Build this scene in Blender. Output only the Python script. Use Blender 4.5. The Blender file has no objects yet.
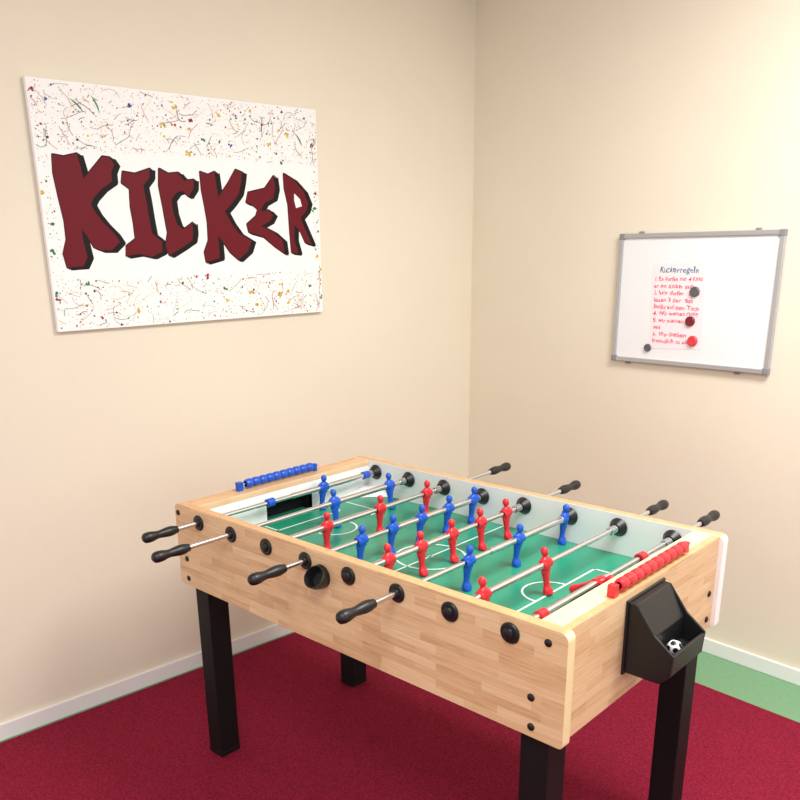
import bpy, bmesh, math, random
import numpy as np
from mathutils import Matrix, Vector
random.seed(7)
sc=bpy.context.scene
try:
    sc.view_settings.view_transform='Standard'; sc.view_settings.look='None'
except Exception: pass
def lin(c):
    return tuple((v/255/12.92 if v/255<=0.04045 else ((v/255+0.055)/1.055)**2.4) for v in c)+(1.0,)
# ---------------------------------------------------------------- materials
def mat(name,rgb,rough=.5,metal=0,noise=0,nscale=20,bump=0,bscale=200,spec=None,coat=0):
    m=bpy.data.materials.new(name); m.use_nodes=True
    nt=m.node_tree; b=nt.nodes['Principled BSDF']
    b.inputs['Base Color'].default_value=lin(rgb); b.inputs['Roughness'].default_value=rough
    b.inputs['Metallic'].default_value=metal
    if spec is not None: b.inputs['Specular IOR Level'].default_value=spec
    if coat: b.inputs['Coat Weight'].default_value=coat
    tc=nt.nodes.new('ShaderNodeTexCoord')
    if noise:
        n=nt.nodes.new('ShaderNodeTexNoise'); n.inputs['Scale'].default_value=nscale; n.inputs['Detail'].default_value=6
        nt.links.new(tc.outputs['Object'],n.inputs['Vector'])
        r=nt.nodes.new('ShaderNodeValToRGB')
        r.color_ramp.elements[0].position=.3; r.color_ramp.elements[1].position=.7
        c=lin(rgb)
        r.color_ramp.elements[0].color=tuple(v*(1-noise) for v in c[:3])+(1,)
        r.color_ramp.elements[1].color=tuple(min(1,v*(1+noise)) for v in c[:3])+(1,)
        nt.links.new(n.outputs['Fac'],r.inputs['Fac']); nt.links.new(r.outputs['Color'],b.inputs['Base Color'])
    if bump:
        n2=nt.nodes.new('ShaderNodeTexNoise'); n2.inputs['Scale'].default_value=bscale; n2.inputs['Detail'].default_value=4
        nt.links.new(tc.outputs['Object'],n2.inputs['Vector'])
        bp=nt.nodes.new('ShaderNodeBump'); bp.inputs['Strength'].default_value=bump; bp.inputs['Distance'].default_value=.002
        nt.links.new(n2.outputs['Fac'],bp.inputs['Height']); nt.links.new(bp.outputs['Normal'],b.inputs['Normal'])
    return m
def wood(name,ax,stripes=.021,length=.17):
    """butcher-block beech; ax = axes used as (along, across)"""
    m=bpy.data.materials.new(name); m.use_nodes=True
    nt=m.node_tree; b=nt.nodes['Principled BSDF']; b.inputs['Roughness'].default_value=.42
    N=nt.nodes.new; K=nt.links.new
    tc=N('ShaderNodeTexCoord'); s=N('ShaderNodeSeparateXYZ'); K(tc.outputs['Object'],s.inputs[0])
    c=N('ShaderNodeCombineXYZ'); K(s.outputs[ax[0]],c.inputs[0]); K(s.outputs[ax[1]],c.inputs[1])
    br=N('ShaderNodeTexBrick'); K(c.outputs[0],br.inputs['Vector'])
    br.offset=.37; br.offset_frequency=2; br.squash=.75; br.squash_frequency=3
    br.inputs['Scale'].default_value=1; br.inputs['Brick Width'].default_value=length; br.inputs['Row Height'].default_value=stripes
    br.inputs['Mortar Size'].default_value=.0003; br.inputs['Mortar Smooth'].default_value=.5
    br.inputs['Color1'].default_value=(0,0,0,1); br.inputs['Color2'].default_value=(1,1,1,1); br.inputs['Mortar'].default_value=(.25,.25,.25,1)
    mp=N('ShaderNodeMapping'); mp.inputs['Scale'].default_value=(6,110,1); K(c.outputs[0],mp.inputs['Vector'])
    n=N('ShaderNodeTexNoise'); n.inputs['Scale'].default_value=1.6; n.inputs['Detail'].default_value=7; n.inputs['Distortion'].default_value=.8
    K(mp.outputs[0],n.inputs['Vector'])
    mx=N('ShaderNodeMath'); mx.operation='MULTIPLY_ADD'; mx.inputs[1].default_value=.36
    K(br.outputs['Color'],mx.inputs[0])
    ml=N('ShaderNodeMath'); ml.operation='MULTIPLY'; ml.inputs[1].default_value=.75; K(n.outputs['Fac'],ml.inputs[0]); K(ml.outputs[0],mx.inputs[2])
    r=N('ShaderNodeValToRGB'); K(mx.outputs[0],r.inputs['Fac'])
    e=r.color_ramp.elements; e[0].position=.15; e[0].color=lin((190,144,102)); e[1].position=.9; e[1].color=lin((238,208,168))
    q=e.new(.5); q.color=lin((220,182,138))
    K(r.outputs['Color'],b.inputs['Base Color'])
    return m
M={}
M['wall']=mat('cream_wall_paint',(235,226,206),.75,noise=.02,nscale=1.6,bump=.25,bscale=120)
M['ceil']=mat('ceiling_paint',(246,246,243),.8)
M['base']=mat('baseboard_white',(240,240,238),.4)
M['carpet']=mat('crimson_carpet',(133,30,54),.95,noise=.38,nscale=170,bump=1,bscale=300,spec=.1)
M['green_floor']=mat('green_linoleum',(116,162,122),.5,noise=.06,nscale=60)
M['woodx']=wood('beech_block_long',(0,2)); M['woody']=wood('beech_block_end',(1,2)); M['woodtop']=wood('beech_ledge',(1,0),.04,.3)
M['edge']=mat('beech_edge_band',(214,166,118),.4,noise=.08,nscale=30)
M['edge2']=mat('pale_edge_band',(240,220,170),.4,noise=.04,nscale=30)
M['white']=mat('white_laminate',(247,247,246),.45)
M['black']=mat('black_plastic',(20,20,22),.4)
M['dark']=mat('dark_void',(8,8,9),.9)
M['leg']=mat('black_leg_metal',(13,13,15),.55,spec=.3)
M['steel']=mat('chrome_steel',(215,215,218),.25,metal=1)
M['red']=mat('red_plastic',(214,36,48),.32)
M['blue']=mat('blue_plastic',(26,84,196),.32)
M['canvas']=mat('canvas_white',(250,250,249),.7,bump=.3,bscale=600)
M['line']=mat('field_line_white',(225,238,230),.5)
M['alu']=mat('aluminium_frame',(186,187,188),.35,metal=.5)
M['gray']=mat('grey_plastic',(135,137,140),.5)
M['wb']=mat('whiteboard_enamel',(240,243,245),.2)
M['paper']=mat('paper_sheet',(250,236,240),.8)
M['lettering']=mat('dark_red_paint',(106,8,26),.55,spec=.25)
M['blackpaint']=mat('black_paint',(16,12,15),.6,spec=.25)
M['pink']=mat('pink_ink',(224,58,98),.7); M['teal']=mat('teal_ink',(30,125,155),.7)
for n,c in dict(sp_black=(44,40,44),sp_red=(158,26,40),sp_yellow=(226,186,40),sp_green=(24,125,70),sp_blue=(40,66,145)).items(): M[n]=mat(n,c,.45)
M['mgray']=mat('magnet_grey',(90,92,96),.4); M['mdred']=mat('magnet_dark_red',(120,18,38),.4); M['mred']=mat('magnet_red',(222,60,68),.4)
M['field']=mat('field_green',(34,142,110),.28,noise=.05,nscale=8)
# ---------------------------------------------------------------- helpers
def root(name,loc=(0,0,0)):
    e=bpy.data.objects.new(name,None); e.location=loc; e.empty_display_size=.1
    sc.collection.objects.link(e); return e
def obj(name,bm,mats,parent=None,smooth=False,matrix=None,bevel=0):
    bmesh.ops.recalc_face_normals(bm,faces=bm.faces)
    me=bpy.data.meshes.new(name); bm.to_mesh(me); bm.free()
    for m in mats: me.materials.append(m)
    if smooth:
        for p in me.polygons: p.use_smooth=True
        try: me.set_sharp_from_angle(angle=math.radians(40))
        except Exception: pass
    o=bpy.data.objects.new(name,me); sc.collection.objects.link(o)
    if matrix is not None: o.matrix_world=matrix
    if parent:
        o.parent=parent; o.matrix_parent_inverse=Matrix.Translation(parent.location).inverted()
    if bevel:
        b=o.modifiers.new('bevel','BEVEL'); b.width=bevel; b.segments=2; b.limit_method='ANGLE'
    return o
def box(bm,x0,x1,y0,y1,z0,z1,mi=0):
    vs=[bm.verts.new((x,y,z)) for z in (z0,z1) for y in (y0,y1) for x in (x0,x1)]
    fs=[]
    for f in ((0,2,3,1),(4,5,7,6),(0,1,5,4),(2,6,7,3),(0,4,6,2),(1,3,7,5)):
        F=bm.faces.new([vs[i] for i in f]); F.material_index=mi; fs.append(F)
    return fs
def rev(bm,prof,origin,axis,seg=20,mi=0,rot=None):
    a=Vector(axis).normalized(); q=a.to_track_quat('Z','Y').to_matrix(); o=Vector(origin)
    rings=[]
    for r,t in prof:
        if r<1e-6: rings.append([bm.verts.new(o+a*t)])
        else: rings.append([bm.verts.new(o+q@Vector((r*math.cos(2*math.pi*i/seg),r*math.sin(2*math.pi*i/seg),0))+a*t) for i in range(seg)])
    for A,B in zip(rings,rings[1:]):
        for i in range(seg):
            j=(i+1)%seg
            if len(A)==1 and len(B)==1: continue
            if len(A)==1: f=bm.faces.new((A[0],B[i],B[j]))
            elif len(B)==1: f=bm.faces.new((A[i],A[j],B[0]))
            else: f=bm.faces.new((A[i],A[j],B[j],B[i]))
            f.material_index=mi
def cyl(bm,r,p,axis,l,seg=20,mi=0): rev(bm,[(0,0),(r,0),(r,l),(0,l)],p,axis,seg,mi)
def poly(bm,pts,mi=0,tri=True):
    f=bm.faces.new([bm.verts.new(p) for p in pts]); f.material_index=mi
    if tri and len(pts)>4: bmesh.ops.triangulate(bm,faces=[f],ngon_method='EAR_CLIP')
def prism(bm,pts,d,mi=0,side=None):
    d=Vector(d); a=[bm.verts.new(p) for p in pts]; b=[bm.verts.new(Vector(p)+d) for p in pts]
    n=len(pts); F=[bm.faces.new(a),bm.faces.new(b[::-1])]
    for f in F: f.material_index=mi
    for i in range(n):
        f=bm.faces.new((a[i],b[i],b[(i+1)%n],a[(i+1)%n])); f.material_index=mi if side is None else side
    return F
# ---------------------------------------------------------------- room
A=.0891; O=Vector((-.3939,1.971,0))
ca,sa=math.cos(A),math.sin(A)
ML=Matrix(((sa,0,ca,O.x),(ca,0,-sa,O.y),(0,1,0,0),(0,0,0,1)))
MR=Matrix(((ca,0,-sa,O.x),(-sa,0,-ca,O.y),(0,1,0,0),(0,0,0,1)))
HC=2.75
def wallbox(name,Mx,x0,x1,y0,y1,z0,z1,m,bev=0):
    bm=bmesh.new(); box(bm,x0,x1,y0,y1,z0,z1); return obj(name,bm,[m],matrix=Mx,bevel=bev)
wallbox('wall_left',ML,-5,.1,0,HC,-.1,0,M['wall'])
wallbox('wall_right',MR,0,4.6,0,HC,-.1,0,M['wall'])
wallbox('baseboard_left',ML,-5,-.012,0,.062,0,.012,M['base'],.003)
wallbox('baseboard_right',MR,.0,4.6,0,.062,0,.012,M['base'],.003)
MF=Matrix(((ca,-sa,0,O.x),(-sa,-ca,0,O.y),(0,0,1,0),(0,0,0,1)))
bm=bmesh.new(); box(bm,-.1,4.6,-.1,5,-.1,0); obj('floor',bm,[M['green_floor']],matrix=MF)
bm=bmesh.new(); box(bm,.026,4.5,.275,4.9,0,.004); obj('floor_carpet',bm,[M['carpet']],matrix=MF)
bm=bmesh.new(); box(bm,-.1,4.6,-.1,5,HC,HC+.1); obj('ceiling',bm,[M['ceil']],matrix=MF)
# ---------------------------------------------------------------- foosball table
T=root('foosball_table',(.68,.39,0))
L,W,H,ZB=1.3512,.7839,.89,.631
TH=.028; ZR=.852; PZ=.772; LE=.082
def rrect(x0,x1,z0,z1,rt,rb,y,n=6):
    P=[]
    for cx,cz,a0,r in ((x1-rt,z1-rt,0,rt),(x0+rt,z1-rt,90,rt),(x0+rb,z0+rb,180,rb),(x1-rb,z0+rb,270,rb)):
        for i in range(n+1):
            t=math.radians(a0+90*i/n); P.append(Vector((cx+r*math.cos(t),y,cz+r*math.sin(t))))
    return P
for nm,y in (('side_panel_front',0),('side_panel_back',W-TH)):
    bm=bmesh.new(); F=prism(bm,rrect(-.003,L,ZB,H,.018,.01,y),(0,TH,0),0,1)
    inner=F[1] if y==0 else F[0]; inner.material_index=2
    for f in bm.faces:
        f.normal_update()
        if f.material_index==1 and abs(f.normal.x)>.6 and f.calc_center_median().x>L/2: f.material_index=3
    obj(nm,bm,[M['woodx'],M['edge'],M['white'],M['edge2'] if y==0 else M['white']],T,bevel=.0015)
INS=.012
for nm,x0,x1 in (('end_panel_left',INS,INS+.02),('end_panel_right',L-INS-.02,L-INS)):
    bm=bmesh.new(); box(bm,x0,x1,TH,W-TH,ZB+.004,H-.002)
    for f in bm.faces:
        if f.calc_center_median().z>H-.01: f.material_index=1
    obj(nm,bm,[M['woody'],M['edge']],T)
for nm,x0,x1 in (('end_ledge_left',INS+.02,LE),('end_ledge_right',L-LE,L-INS-.02)):
    bm=bmesh.new(); box(bm,x0,x1,TH,W-TH,H-.02,H-.002); obj(nm,bm,[M['woodtop'] if 'left' in nm else M['edge2']],T,bevel=.002)
gy0,gy1,gz=W/2-.105,W/2+.085,.838
for nm,x0,x1,xg0,xg1 in (('goal_wall_left',LE-.012,LE-.001,LE-.05,LE-.045),('goal_wall_right',L-LE+.001,L-LE+.012,L-LE+.045,L-LE+.05)):
    bm=bmesh.new()
    box(bm,x0,x1,TH,gy0,PZ,H-.02,0); box(bm,x0,x1,gy1,W-TH,PZ,H-.02,0); box(bm,x0,x1,gy0,gy1,gz,H-.02,0)
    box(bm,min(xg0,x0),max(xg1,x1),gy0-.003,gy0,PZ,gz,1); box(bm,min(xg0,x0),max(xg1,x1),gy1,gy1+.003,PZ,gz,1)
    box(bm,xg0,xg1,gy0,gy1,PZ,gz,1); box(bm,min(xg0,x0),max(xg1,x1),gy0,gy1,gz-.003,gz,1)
    obj(nm,bm,[M['white'],M['dark']],T)
bm=bmesh.new(); box(bm,INS+.02,L-INS-.02,TH,W-TH,PZ-.012,PZ); obj('playing_field',bm,[M['field']],T)
bm=bmesh.new(); box(bm,INS+.02,L-INS-.02,TH,W-TH,ZB+.01,ZB+.02); obj('cabinet_bottom',bm,[M['edge']],T)
bm=bmesh.new(); zl=PZ+.0008; lw=.006; cx,cy=L/2,W/2
def ring(cx,cy,r,a0,a1,n=40,w=lw):
    for i in range(n):
        t0=math.radians(a0+(a1-a0)*i/n); t1=math.radians(a0+(a1-a0)*(i+1)/n)
        poly(bm,[(cx+(r-w/2)*math.cos(t0),cy+(r-w/2)*math.sin(t0),zl),(cx+(r+w/2)*math.cos(t0),cy+(r+w/2)*math.sin(t0),zl),
                 (cx+(r+w/2)*math.cos(t1),cy+(r+w/2)*math.sin(t1),zl),(cx+(r-w/2)*math.cos(t1),cy+(r-w/2)*math.sin(t1),zl)])
def rectl(x0,x1,y0,y1): poly(bm,[(x0,y0,zl),(x1,y0,zl),(x1,y1,zl),(x0,y1,zl)])
ring(cx,cy,.1,0,360); ring(cx,cy,.004,0,360,12,.008); rectl(cx-lw/2,cx+lw/2,TH,W-TH)
for s in (-1,1):
    xe=cx+s*(L/2-LE)
    for d,hw in ((.2,.22),(.09,.14)):
        xi=xe-s*d
        rectl(min(xi,xi+s*lw),max(xi,xi+s*lw),cy-hw,cy+hw)
        for yy in (cy-hw,cy+hw-lw): rectl(min(xi,xe),max(xi,xe),yy,yy+lw)
    ring(xe-s*.2,cy,.07,90 if s>0 else -90,270 if s>0 else 90,24)
obj('field_markings',bm,[M['line']],T)
bm=bmesh.new()
for sx in (0,1):
    for sy in (0,1):
        x0=LE if sx==0 else L-LE; y0=TH if sy==0 else W-TH; dx=1 if sx==0 else -1; dy=1 if sy==0 else -1
        rx,ry=.15,.20; top=bm.verts.new((x0,y0,PZ+.032)); arc=[]
        for i in range(9):
            t=math.pi/2*i/8; arc.append(bm.verts.new((x0+dx*rx*(1-math.sin(t)*1.0),y0+dy*ry*(1-math.cos(t)),PZ+.001)))
        for p,q in zip(arc,arc[1:]): bm.faces.new((top,p,q))
obj('corner_ramps',bm,[M['white']],T)
XR=[.12,.2755,.4305,.588,.7445,.904,1.0595,1.217]
front={0:-.187,1:-.253,3:-.182,5:-.19}; back={2:W+.342,4:W+.29,6:W+.265,7:W+.26}
def man(bm,o,ang,mi):
    # boots, shins, thighs, shorts, torso, shoulders, neck, head
    S=[(-.079,.0115,.0085,.004),(-.077,.0130,.0115,.004),(-.069,.0130,.0110,.003),(-.062,.0110,.0080,.001),(-.056,.0085,.0058,0),(-.046,.0095,.0065,0),(-.036,.0100,.0068,0),(-.028,.0118,.0080,0),
       (-.018,.0128,.0092,0),(-.012,.0112,.0100,0),(-.006,.0130,.0120,0),(.004,.0150,.0122,0),(.010,.0165,.0105,0),(.0145,.0160,.0085,0),(.018,.0090,.0062,0),(.0205,.0052,.0050,0),
       (.023,.0068,.0072,.0005),(.028,.0090,.0095,.0008),(.034,.0095,.0100,0),(.039,.0080,.0085,0),(.043,.0040,.0042,0)]
    R=Matrix.Rotation(ang,3,'Y'); n=16; rings=[]; o=Vector(o)
    for z,hy,hx,xo in S:
        rg=[]
        for i in range(n):
            t=2*math.pi*i/n; c,s=math.cos(t),math.sin(t); e=.75 if z<.018 else .95
            rg.append(bm.verts.new(o+R@Vector((xo+hx*math.copysign(abs(c)**e,c),hy*math.copysign(abs(s)**e,s),z))))
        rings.append(rg)
    for P,Q in zip(rings,rings[1:]):
        for i in range(n):
            f=bm.faces.new((P[i],P[(i+1)%n],Q[(i+1)%n],Q[i])); f.material_index=mi
    for rg in (rings[0],rings[-1]): bm.faces.new(rg).material_index=mi
    # arms held down along the body
    for s in (-1,1):
        st=o+R@Vector((0,s*.0150,.0135)); en=o+R@Vector((.002,s*.0150,-.019)); d=en-st; l=d.length
        rev(bm,[(0,-.002),(.0038,0),(.0048,.004),(.0044,l*.5),(.0036,l*.85),(.0036,l),(0,l+.002)],st,d,10,mi)
    rev(bm,[(.0095,-.019),(.0125,-.017),(.0125,.017),(.0095,.019)],o,(0,1,0),16,mi)
players={0:(0,[.497]),1:(0,[.400,.655]),2:(1,[.222,.445,.665]),3:(0,[.203,.328,.453,.58,.705]),4:(1,[.142,.27,.402,.533,.66]),
         5:(0,[.268,.49,.725]),6:(1,[.12,.378]),7:(1,[.36])}
angs={0:.15,1:-.1,2:.05,3:.12,4:-.08,5:.1,6:-.12,7:1.1}
for i,x in enumerate(XR):
    y0=front.get(i); y1=back.get(i)
    bm=bmesh.new()
    a=(y0+.02) if y0 is not None else TH-.004; b=(y1-.02) if y1 is not None else W-TH+.004
    cyl(bm,.007,(x,a,ZR),(0,1,0),b-a,16,0)
    if y0 is not None: cyl(bm,.0092,(x,TH+.33,ZR),(0,1,0),W-TH-.03-(TH+.33),16,0)
    else: cyl(bm,.0092,(x,TH+.03,ZR),(0,1,0),.34,16,0)
    for ys_,d_ in ((TH+.022,1),(W-TH-.024,-1)):
        for q in range(9): rev(bm,[(.0085,0),(.0115,.0012),(.0085,.0024)],(x,ys_+d_*q*.0032,ZR),(0,d_,0),12,0)
    rev(bm,[(0,0),(.022,0),(.024,.004),(.020,.012),(.014,.022),(0,.022)],(x,TH,ZR),(0,1,0),24,1)
    rev(bm,[(0,0),(.025,0),(.027,.004),(.022,.012),(.015,.024),(0,.024)],(x,W-TH,ZR),(0,-1,0),24,1)
    for yy,d in ((0,-1),(W,1)):
        rev(bm,[(0,-.001),(.0225,-.001),(.0235,.003),(.0205,.006),(.013,.0065),(.012,.011),(.010,.012),(0,.012)],(x,yy,ZR),(0,d,0),28,1)
    hp=[(0,0),(.008,.001),(.0135,.006),(.0155,.016),(.0150,.028),(.0120,.042),(.0108,.052),(.0125,.066),(.0145,.082),(.0140,.096),(.0115,.106),(.0105,.112),(0,.113)]
    if y0 is not None: rev(bm,hp,(x,y0,ZR),(0,1,0),24,1)
    if y1 is not None: rev(bm,hp,(x,y1,ZR),(0,-1,0),24,1)
    col,ys=players[i]
    for y in ys: man(bm,(x,y,ZR),angs[i],2)
    if i==0:
        for y in (.255,.685): rev(bm,[(.009,0),(.0135,.001),(.0135,.027),(.009,.028)],(x,y,ZR),(0,1,0),16,2)
    if i==7:
        for y in (.10,.56): rev(bm,[(.009,0),(.0135,.001),(.0135,.027),(.009,.028)],(x,y,ZR),(0,1,0),16,2)
    obj('rod_%d'%(i+1),bm,[M['steel'],M['black'],M['red'] if col else M['blue']],T,smooth=True)
for k,(x0,y0,w_) in enumerate(((-.002,.046,.067),(L-.112,.018,.069),(-.002,W-.121,.067),(L-.105,W-.095,.069))):
    bm=bmesh.new(); box(bm,x0,x0+w_,y0,y0+.075,.012,ZB+(.01 if x0>0 else 0),0)
    box(bm,x0-.001,x0+w_+.001,y0-.001,y0+.076,.004,.02,0)
    obj('leg_%d'%(k+1),bm,[M['leg']],T,bevel=.003)
bm=bmesh.new()
for x,z in ((.014,.862),(1.307,.859),(1.273,.724),(1.276,.656),(.04,.72),(.04,.656)):
    rev(bm,[(0,-.001),(.0085,-.001),(.0085,.002),(.006,.004),(0,.0045)],(x,0,z),(0,-1,0),16)
for y,z in ((.034,.738),(.034,.672),(.725,.738),(.725,.665)):
    rev(bm,[(0,-.001),(.0085,-.001),(.0085,.002),(.006,.004),(0,.0045)],(L-INS,y,z),(1,0,0),16)
obj('bolts',bm,[M['black']],T,smooth=True)
bm=bmesh.new()
rev(bm,[(0,-.002),(.030,-.002),(.031,.004),(.027,.012),(.021,.012),(.017,.003),(0,.002)],(.648,0,.826),(0,-1,0),28)
rev(bm,[(0,0),(.021,0),(.028,.02),(.030,.038),(.0275,.039),(.020,.012),(0,.012)],(.652,-.004,.813),(.1,-.8,.6),24)
obj('ball_entry_cup',bm,[M['black']],T,smooth=True)
def scorer(nm,x,y0,y1,m):
    bm=bmesh.new(); z=H+.016
    cyl(bm,.003,(x,y0-.03,z),(0,1,0),y1-y0+.06,10,1)
    n=10; s=(y1-y0)/n
    for k in range(n):
        rev(bm,[(.0085,0),(.0125,.002),(.0145,s*.3),(.0145,s*.7),(.0125,s-.002),(.0085,s)],(x,y0+k*s,z),(0,1,0),16,0)
    box(bm,x-.009,x+.009,y0-.032,y0-.014,H-.003,z+.010,0)
    box(bm,x-.006,x+.006,y1+.005,y1+.016,H-.003,z+.008,0)
    obj(nm,bm,[m,M['steel']],T,smooth=True)
scorer('score_counter_blue',.042,.235,.522,M['blue'])
scorer('score_counter_red',L-.030,.25,.58,M['red'])
bm=bmesh.new()
X=L-INS; ya,yb=.262,.43
prof=[(0,.70),(.0,.868),(.022,.868),(.062,.80),(.062,.745),(.075,.742),(.098,.748),(.104,.772),(.112,.772),(.108,.722),(.085,.70)]
w=.006
for yy in (ya,yb-w):
    side=[(0,.70),(0,.868),(.022,.868),(.066,.81),(.112,.775),(.108,.722),(.085,.70)]
    prism(bm,[Vector((X+a,yy,b)) for a,b in side],(0,w,0))
prism(bm,[Vector((X+a,ya+w,b)) for a,b in prof],(0,yb-ya-2*w,0))
box(bm,X,X+.006,ya-.006,yb+.006,.695,.874)
obj('ball_return_tray',bm,[M['black']],T,bevel=.002)
bm=bmesh.new(); bmesh.ops.create_icosphere(bm,subdivisions=4,radius=.0165)
cs=[Vector(v).normalized() for v in ((0,1,1.618),(0,-1,1.618),(0,1,-1.618),(0,-1,-1.618),(1,1.618,0),(-1,1.618,0),(1,-1.618,0),(-1,-1.618,0),(1.618,0,1),(-1.618,0,1),(1.618,0,-1),(-1.618,0,-1))]
for f in bm.faces:
    c=f.calc_center_median().normalized()
    if max(c.dot(v) for v in cs)>.92: f.material_index=1
obj('table_soccer_ball',bm,[M['white'],M['black']],None,smooth=True,matrix=Matrix.Translation((X+.083,.335,.7605)))
# ---------------------------------------------------------------- painting
u0,u1,z0,z1=.9156,2.0057,1.3681,2.1175
PW,PH=u1-u0,z1-z0
src=[(22,77),(313,108),(322,314),(55,330)]; dst=[(0,PH),(PW,PH),(PW,0),(0,0)]
Am=[];bv=[]
for (x,y),(X2,Y2) in zip(src,dst):
    Am.append([x,y,1,0,0,0,-X2*x,-X2*y]);bv.append(X2); Am.append([0,0,0,x,y,1,-Y2*x,-Y2*y]);bv.append(Y2)
hh=np.linalg.solve(np.array(Am,float),np.array(bv,float))
def cv(p):
    x,y=p; d=hh[6]*x+hh[7]*y+1; return ((hh[0]*x+hh[1]*y+hh[2])/d,(hh[3]*x+hh[4]*y+hh[5])/d)
MP=ML@Matrix.Translation((-u1,z0,.004))
PR=root('graffiti_painting',MP.to_translation())
bm=bmesh.new(); box(bm,0,PW,0,PH,0,.018); obj('canvas',bm,[M['canvas']],PR,matrix=MP,bevel=.002)
LET=dict(
K1=[(49,154),(60,156),(73,153),(77,166),(80,178),(90,166),(98,156),(105,157),(110,164),(107,172),(108,181),(98,188),(90,197),(87,203),(92,212),(100,222),(110,232),(116,241),(108,249),(98,249),(90,246),(83,234),(78,228),(80,240),(84,256),(80,265),(64,266),(60,252),(63,238),(61,220),(55,195),(50,172)],
I=[(118,171),(130,173),(145,168),(145,177),(139,185),(142,200),(145,218),(148,233),(158,241),(158,251),(148,256),(135,253),(122,255),(122,245),(131,238),(129,222),(126,206),(125,188),(117,182)],
C=[(154,168),(163,173),(173,172),(180,180),(189,179),(189,188),(184,196),(178,190),(172,192),(167,199),(169,212),(173,224),(179,229),(188,222),(189,232),(188,240),(178,247),(165,255),(161,245),(163,232),(158,205),(154,185)],
K2=[(195,171),(203,174),(210,171),(214,197),(224,182),(231,169),(238,172),(237,182),(235,193),(228,203),(221,211),(227,222),(235,233),(248,241),(245,251),(235,260),(226,252),(218,240),(214,236),(216,258),(202,262),(200,252),(204,240),(203,222),(200,205),(197,190)],
E=[(244,192),(261,188),(270,175),(272,188),(270,198),(261,203),(257,211),(265,210),(270,215),(267,221),(258,226),(270,232),(280,241),(282,254),(272,247),(259,236),(245,232),(243,224),(252,216),(254,209),(248,204),(242,202)],
R=[(280,173),(290,179),(301,191),(306,203),(304,211),(298,218),(303,229),(310,245),(303,243),(298,232),(292,225),(292,240),(296,254),(289,253),(287,232),(285,205),(281,188)])
bm=bmesh.new(); k=0
for nm,pts in LET.items():
    P=[cv(p) for p in pts]
    for dx,dy in ((-.004,0),(-.003,.003),(0,.004),(.004,.003),(.009,0),(.014,-.003),(.003,-.006),(-.003,-.003),(.020,-.004),(.017,-.009),(.010,-.009)):
        k+=1; poly(bm,[(x+dx,y+dy,.0184+k*.000004) for x,y in P])
obj('lettering_black_shadow',bm,[M['blackpaint']],PR,matrix=MP)
bm=bmesh.new()
for nm,pts in LET.items(): poly(bm,[(x-.002,y,.0192) for x,y in map(cv,pts)])
obj('lettering_kicker',bm,[M['lettering']],PR,matrix=MP)
bm=bmesh.new(); poly(bm,[cv(p)+(.0196,) for p in ((291,193),(297,199),(299,206),(293,208),(291,200))]); obj('letter_r_counter',bm,[M['canvas']],PR,matrix=MP)
bm=bmesh.new(); zz=.0187
cols=[0,0,0,0,0,1,1,1,2,2,3,3,4]
def spot():
    r=random.random()
    if r<.52: return random.uniform(.005,PW-.005),PH*random.uniform(.74,.99)
    if r<.90: return random.uniform(.005,PW-.005),PH*random.uniform(.01,.215)
    if r<.945: return random.uniform(.005,.045),random.uniform(.1,PH-.05)
    return random.uniform(PW-.035,PW-.005),random.uniform(.1,PH-.05)
def blob(x,y,r,mi,n=8):
    global zz; zz+=4e-8
    P=[]; st=random.uniform(.5,1); an=random.uniform(0,3.14)
    for i in range(n):
        t=2*math.pi*i/n; q=r*random.uniform(.75,1.2); a_,b_=q*math.cos(t),q*st*math.sin(t)
        px=min(max(x+a_*math.cos(an)-b_*math.sin(an),.002),PW-.002); py=min(max(y+a_*math.sin(an)+b_*math.cos(an),.002),PH-.002)
        P.append((px,py,zz))
    poly(bm,P,mi,False)
for i in range(2500):
    x,y=spot(); r=min(.0055,.0008+random.expovariate(1/.0008)); blob(x,y,r,random.choice(cols))
for i in range(42):
    x,y=spot(); c=random.choice([1,2,2,3,3,4])
    for q in range(random.randint(2,4)): blob(x+random.uniform(-.008,.008),y+random.uniform(-.006,.006),random.uniform(.003,.007),c)
for i in range(260):
    x,y=spot(); a=random.gauss(.15,.8)+random.choice([0,3.14]); n=random.randint(2,12); mi=random.choice([0,0,0,1,1,2,3]); w=random.uniform(.0004,.0009); zz+=1e-7
    lo,hi=(PH*.735,PH-.004) if y>PH*.5 else (.004,PH*.225)
    kk=random.gauss(0,.1)
    for j in range(n):
        a+=kk+random.uniform(-.2,.2); x2=x+.006*math.cos(a); y2=y+.006*math.sin(a)
        if not(.004<x2<PW-.004 and lo<y2<hi): break
        nx,ny=-math.sin(a)*w,math.cos(a)*w
        poly(bm,[(x-nx,y-ny,zz),(x2-nx,y2-ny,zz),(x2+nx,y2+ny,zz),(x+nx,y+ny,zz)],mi,False); x,y=x2,y2
for (px,py,a,c) in ((.20,.715,-.9,3),(.985,.66,-.7,3),(.13,.70,-.5,3)):
    zz+=1e-7; x,y=px,py
    for j in range(9):
        w=.0028*math.sin(math.pi*(j+.8)/10); x2=x+.006*math.cos(a); y2=y+.006*math.sin(a); nx,ny=-math.sin(a)*w,math.cos(a)*w
        poly(bm,[(x-nx,y-ny,zz),(x2-nx,y2-ny,zz),(x2+nx,y2+ny,zz),(x+nx,y+ny,zz)],c,False); x,y=x2,y2; a-=.06
obj('paint_splatter',bm,[M['sp_black'],M['sp_red'],M['sp_yellow'],M['sp_green'],M['sp_blue']],PR,matrix=MP)
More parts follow.
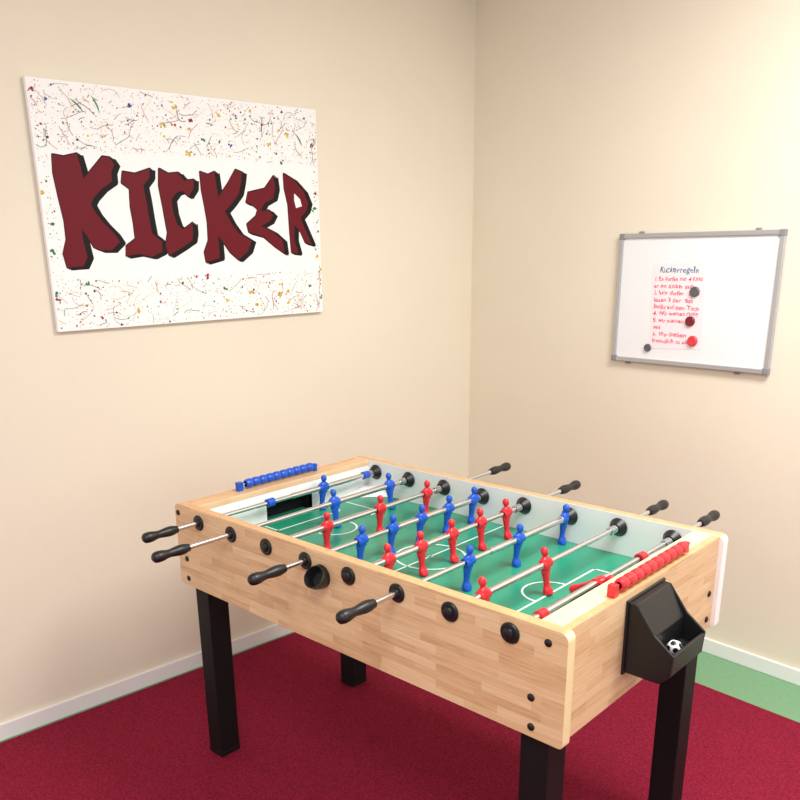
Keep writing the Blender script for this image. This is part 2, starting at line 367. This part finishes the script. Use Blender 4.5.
# ---------------------------------------------------------------- whiteboard
b0,b1,c0,c1=.8023,1.451,1.1521,1.6478
MW=MR@Matrix.Translation((b0+.004,c0,.006)); BW,BH=b1-b0,c1-c0
WR=root('whiteboard',MW.to_translation())
bm=bmesh.new(); box(bm,.008,BW-.008,.008,BH-.008,0,.008); obj('writing_surface',bm,[M['wb']],WR,matrix=MW)
bm=bmesh.new(); fw=.018
box(bm,.015,BW-.015,0,fw,0,.015); box(bm,.015,BW-.015,BH-fw,BH,0,.015); box(bm,0,fw,.015,BH-.015,0,.015); box(bm,BW-fw,BW,.015,BH-.015,0,.015)
obj('frame',bm,[M['alu']],WR,matrix=MW,bevel=.003)
bm=bmesh.new()
for x in (-.001,BW-.023):
    for y in (-.001,BH-.023): box(bm,x,x+.024,y,y+.024,-.001,.016)
for x in (.08,BW-.11):
    box(bm,x,x+.02,BH-.001,BH+.008,-.004,.008); box(bm,x-.02,x,-.010,.001,-.004,.008)
obj('corner_caps_and_clips',bm,[M['gray']],WR,matrix=MW,bevel=.003)
MN=MR@Matrix.Translation((.018,0,.0145))
NS=root('handwritten_note',(MN@Vector((1.05,1.38,0))).to_tuple())
bm=bmesh.new(); P=[(.944,1.536,0),(1.163,1.542,0),(1.172,1.222,0),(.957,1.212,0)]
prism(bm,[Vector(p) for p in P],(0,0,.0006)); obj('paper',bm,[M['paper']],NS,matrix=MN)
lines=[('Kickerregeln',.030,'teal'),('1. Es durfen nur 4 Kind',.0215,'pink'),('er am Kicker sein',.022,'pink'),('2. Wir durfen   Spiel',.0215,'pink'),('lassen. 3 Der   Ball',.0205,'pink'),('bleibt auf dem Tisch',.022,'pink'),('4. Wir warten ruhig',.022,'pink'),('5. wir machen alles',.0215,'pink'),('heil',.021,'pink'),('6. Wir bleiben',.023,'pink'),('freundlich zu allen',.0215,'pink')]
y=1.503
bmt=bmesh.new()
for i,(t,s,m) in enumerate(lines):
    cu=bpy.data.curves.new('note_line','FONT'); cu.body=t; cu.size=s; cu.space_character=1.05; cu.offset=.0004; cu.resolution_u=3
    o=bpy.data.objects.new('note_line',cu); sc.collection.objects.link(o)
    bpy.context.view_layer.update()
    me=bpy.data.meshes.new_from_object(o.evaluated_get(bpy.context.evaluated_depsgraph_get()))
    bpy.data.objects.remove(o)
    mw=max(v.co.x for v in me.vertices); lim=.165 if i==0 else .198; fx=min(1,lim/mw)
    x0=.972 if i==0 else .951+.0015*i; sl=random.uniform(-.01,.03); ph=[random.uniform(0,6.28) for _ in range(5)]
    vm={}
    for v in me.vertices:
        X_,Y_=v.co.x*fx,v.co.y
        hsc=1+.15*math.sin(X_*230+ph[0]); shr=.22*math.sin(X_*170+ph[1]); bl=.0014*math.sin(X_*95+ph[2])
        nx=X_+shr*Y_+.0005*math.sin(Y_*600+X_*300+ph[3]); ny=Y_*hsc+bl+sl*X_+.0004*math.sin(X_*700+ph[4])
        vm[v.index]=bmt.verts.new((x0+nx,y+ny,.0009))
    for p in me.polygons:
        try:
            f=bmt.faces.new([vm[q] for q in p.vertices]); f.material_index=0 if m=='teal' else 1
        except ValueError: pass
    y-=.031 if i==0 else .0262
obj('handwriting',bmt,[M['teal'],M['pink']],NS,matrix=MN)
def magnet(x,z,m,r=.017,dz=.001):
    bm=bmesh.new(); rev(bm,[(0,0),(r,0),(r,.006),(r*.85,.009),(r*.4,.0085),(0,.008)],(0,0,0),(0,0,1),24)
    obj('board_magnet',bm,[m],None,smooth=True,matrix=MN@Matrix.Translation((x,z,dz)))
magnet(1.126,1.434,M['mgray'],.019); magnet(1.119,1.325,M['mdred'],.019); magnet(1.136,1.252,M['mred'],.02); magnet(.949,1.214,M['mgray'],.015,0)
# ---------------------------------------------------------------- lights
w_=bpy.data.worlds.new('World'); sc.world=w_; w_.use_nodes=True
w_.node_tree.nodes['Background'].inputs[0].default_value=(.965,.98,1,1); w_.node_tree.nodes['Background'].inputs[1].default_value=1.0
def area(nm,loc,sx,sy,e,col=(1,.985,.96)):
    l=bpy.data.lights.new(nm,'AREA'); l.shape='RECTANGLE'; l.size=sx; l.size_y=sy; l.energy=e; l.color=col
    o=bpy.data.objects.new(nm,l); sc.collection.objects.link(o); o.location=loc
    return o
area('ceiling_light',(1.9,.75,HC-.03),1.2,.6,66)
area('ceiling_light',(1.9,-1.3,HC-.03),1.2,.6,44)
# ---------------------------------------------------------------- camera
cam=bpy.data.cameras.new('camera'); co=bpy.data.objects.new('camera',cam); sc.collection.objects.link(co); sc.camera=co
yw,pt,rl=-.7664,-.3104,-.0187
f=Vector((math.cos(pt)*math.sin(yw),math.cos(pt)*math.cos(yw),math.sin(pt))); ri=Vector((math.cos(yw),-math.sin(yw),0)); up=ri.cross(f)
r2=math.cos(rl)*ri+math.sin(rl)*up; uu=-math.sin(rl)*ri+math.cos(rl)*up
co.matrix_world=Matrix(((r2.x,uu.x,-f.x,2.0823),(r2.y,uu.y,-f.y,-1.2919),(r2.z,uu.z,-f.z,1.6043),(0,0,0,1)))
cam.sensor_width=36; cam.lens=822.39/800*36; cam.shift_x=(400-375.34)/800; cam.shift_y=(513.98-400)/800; cam.clip_start=.05
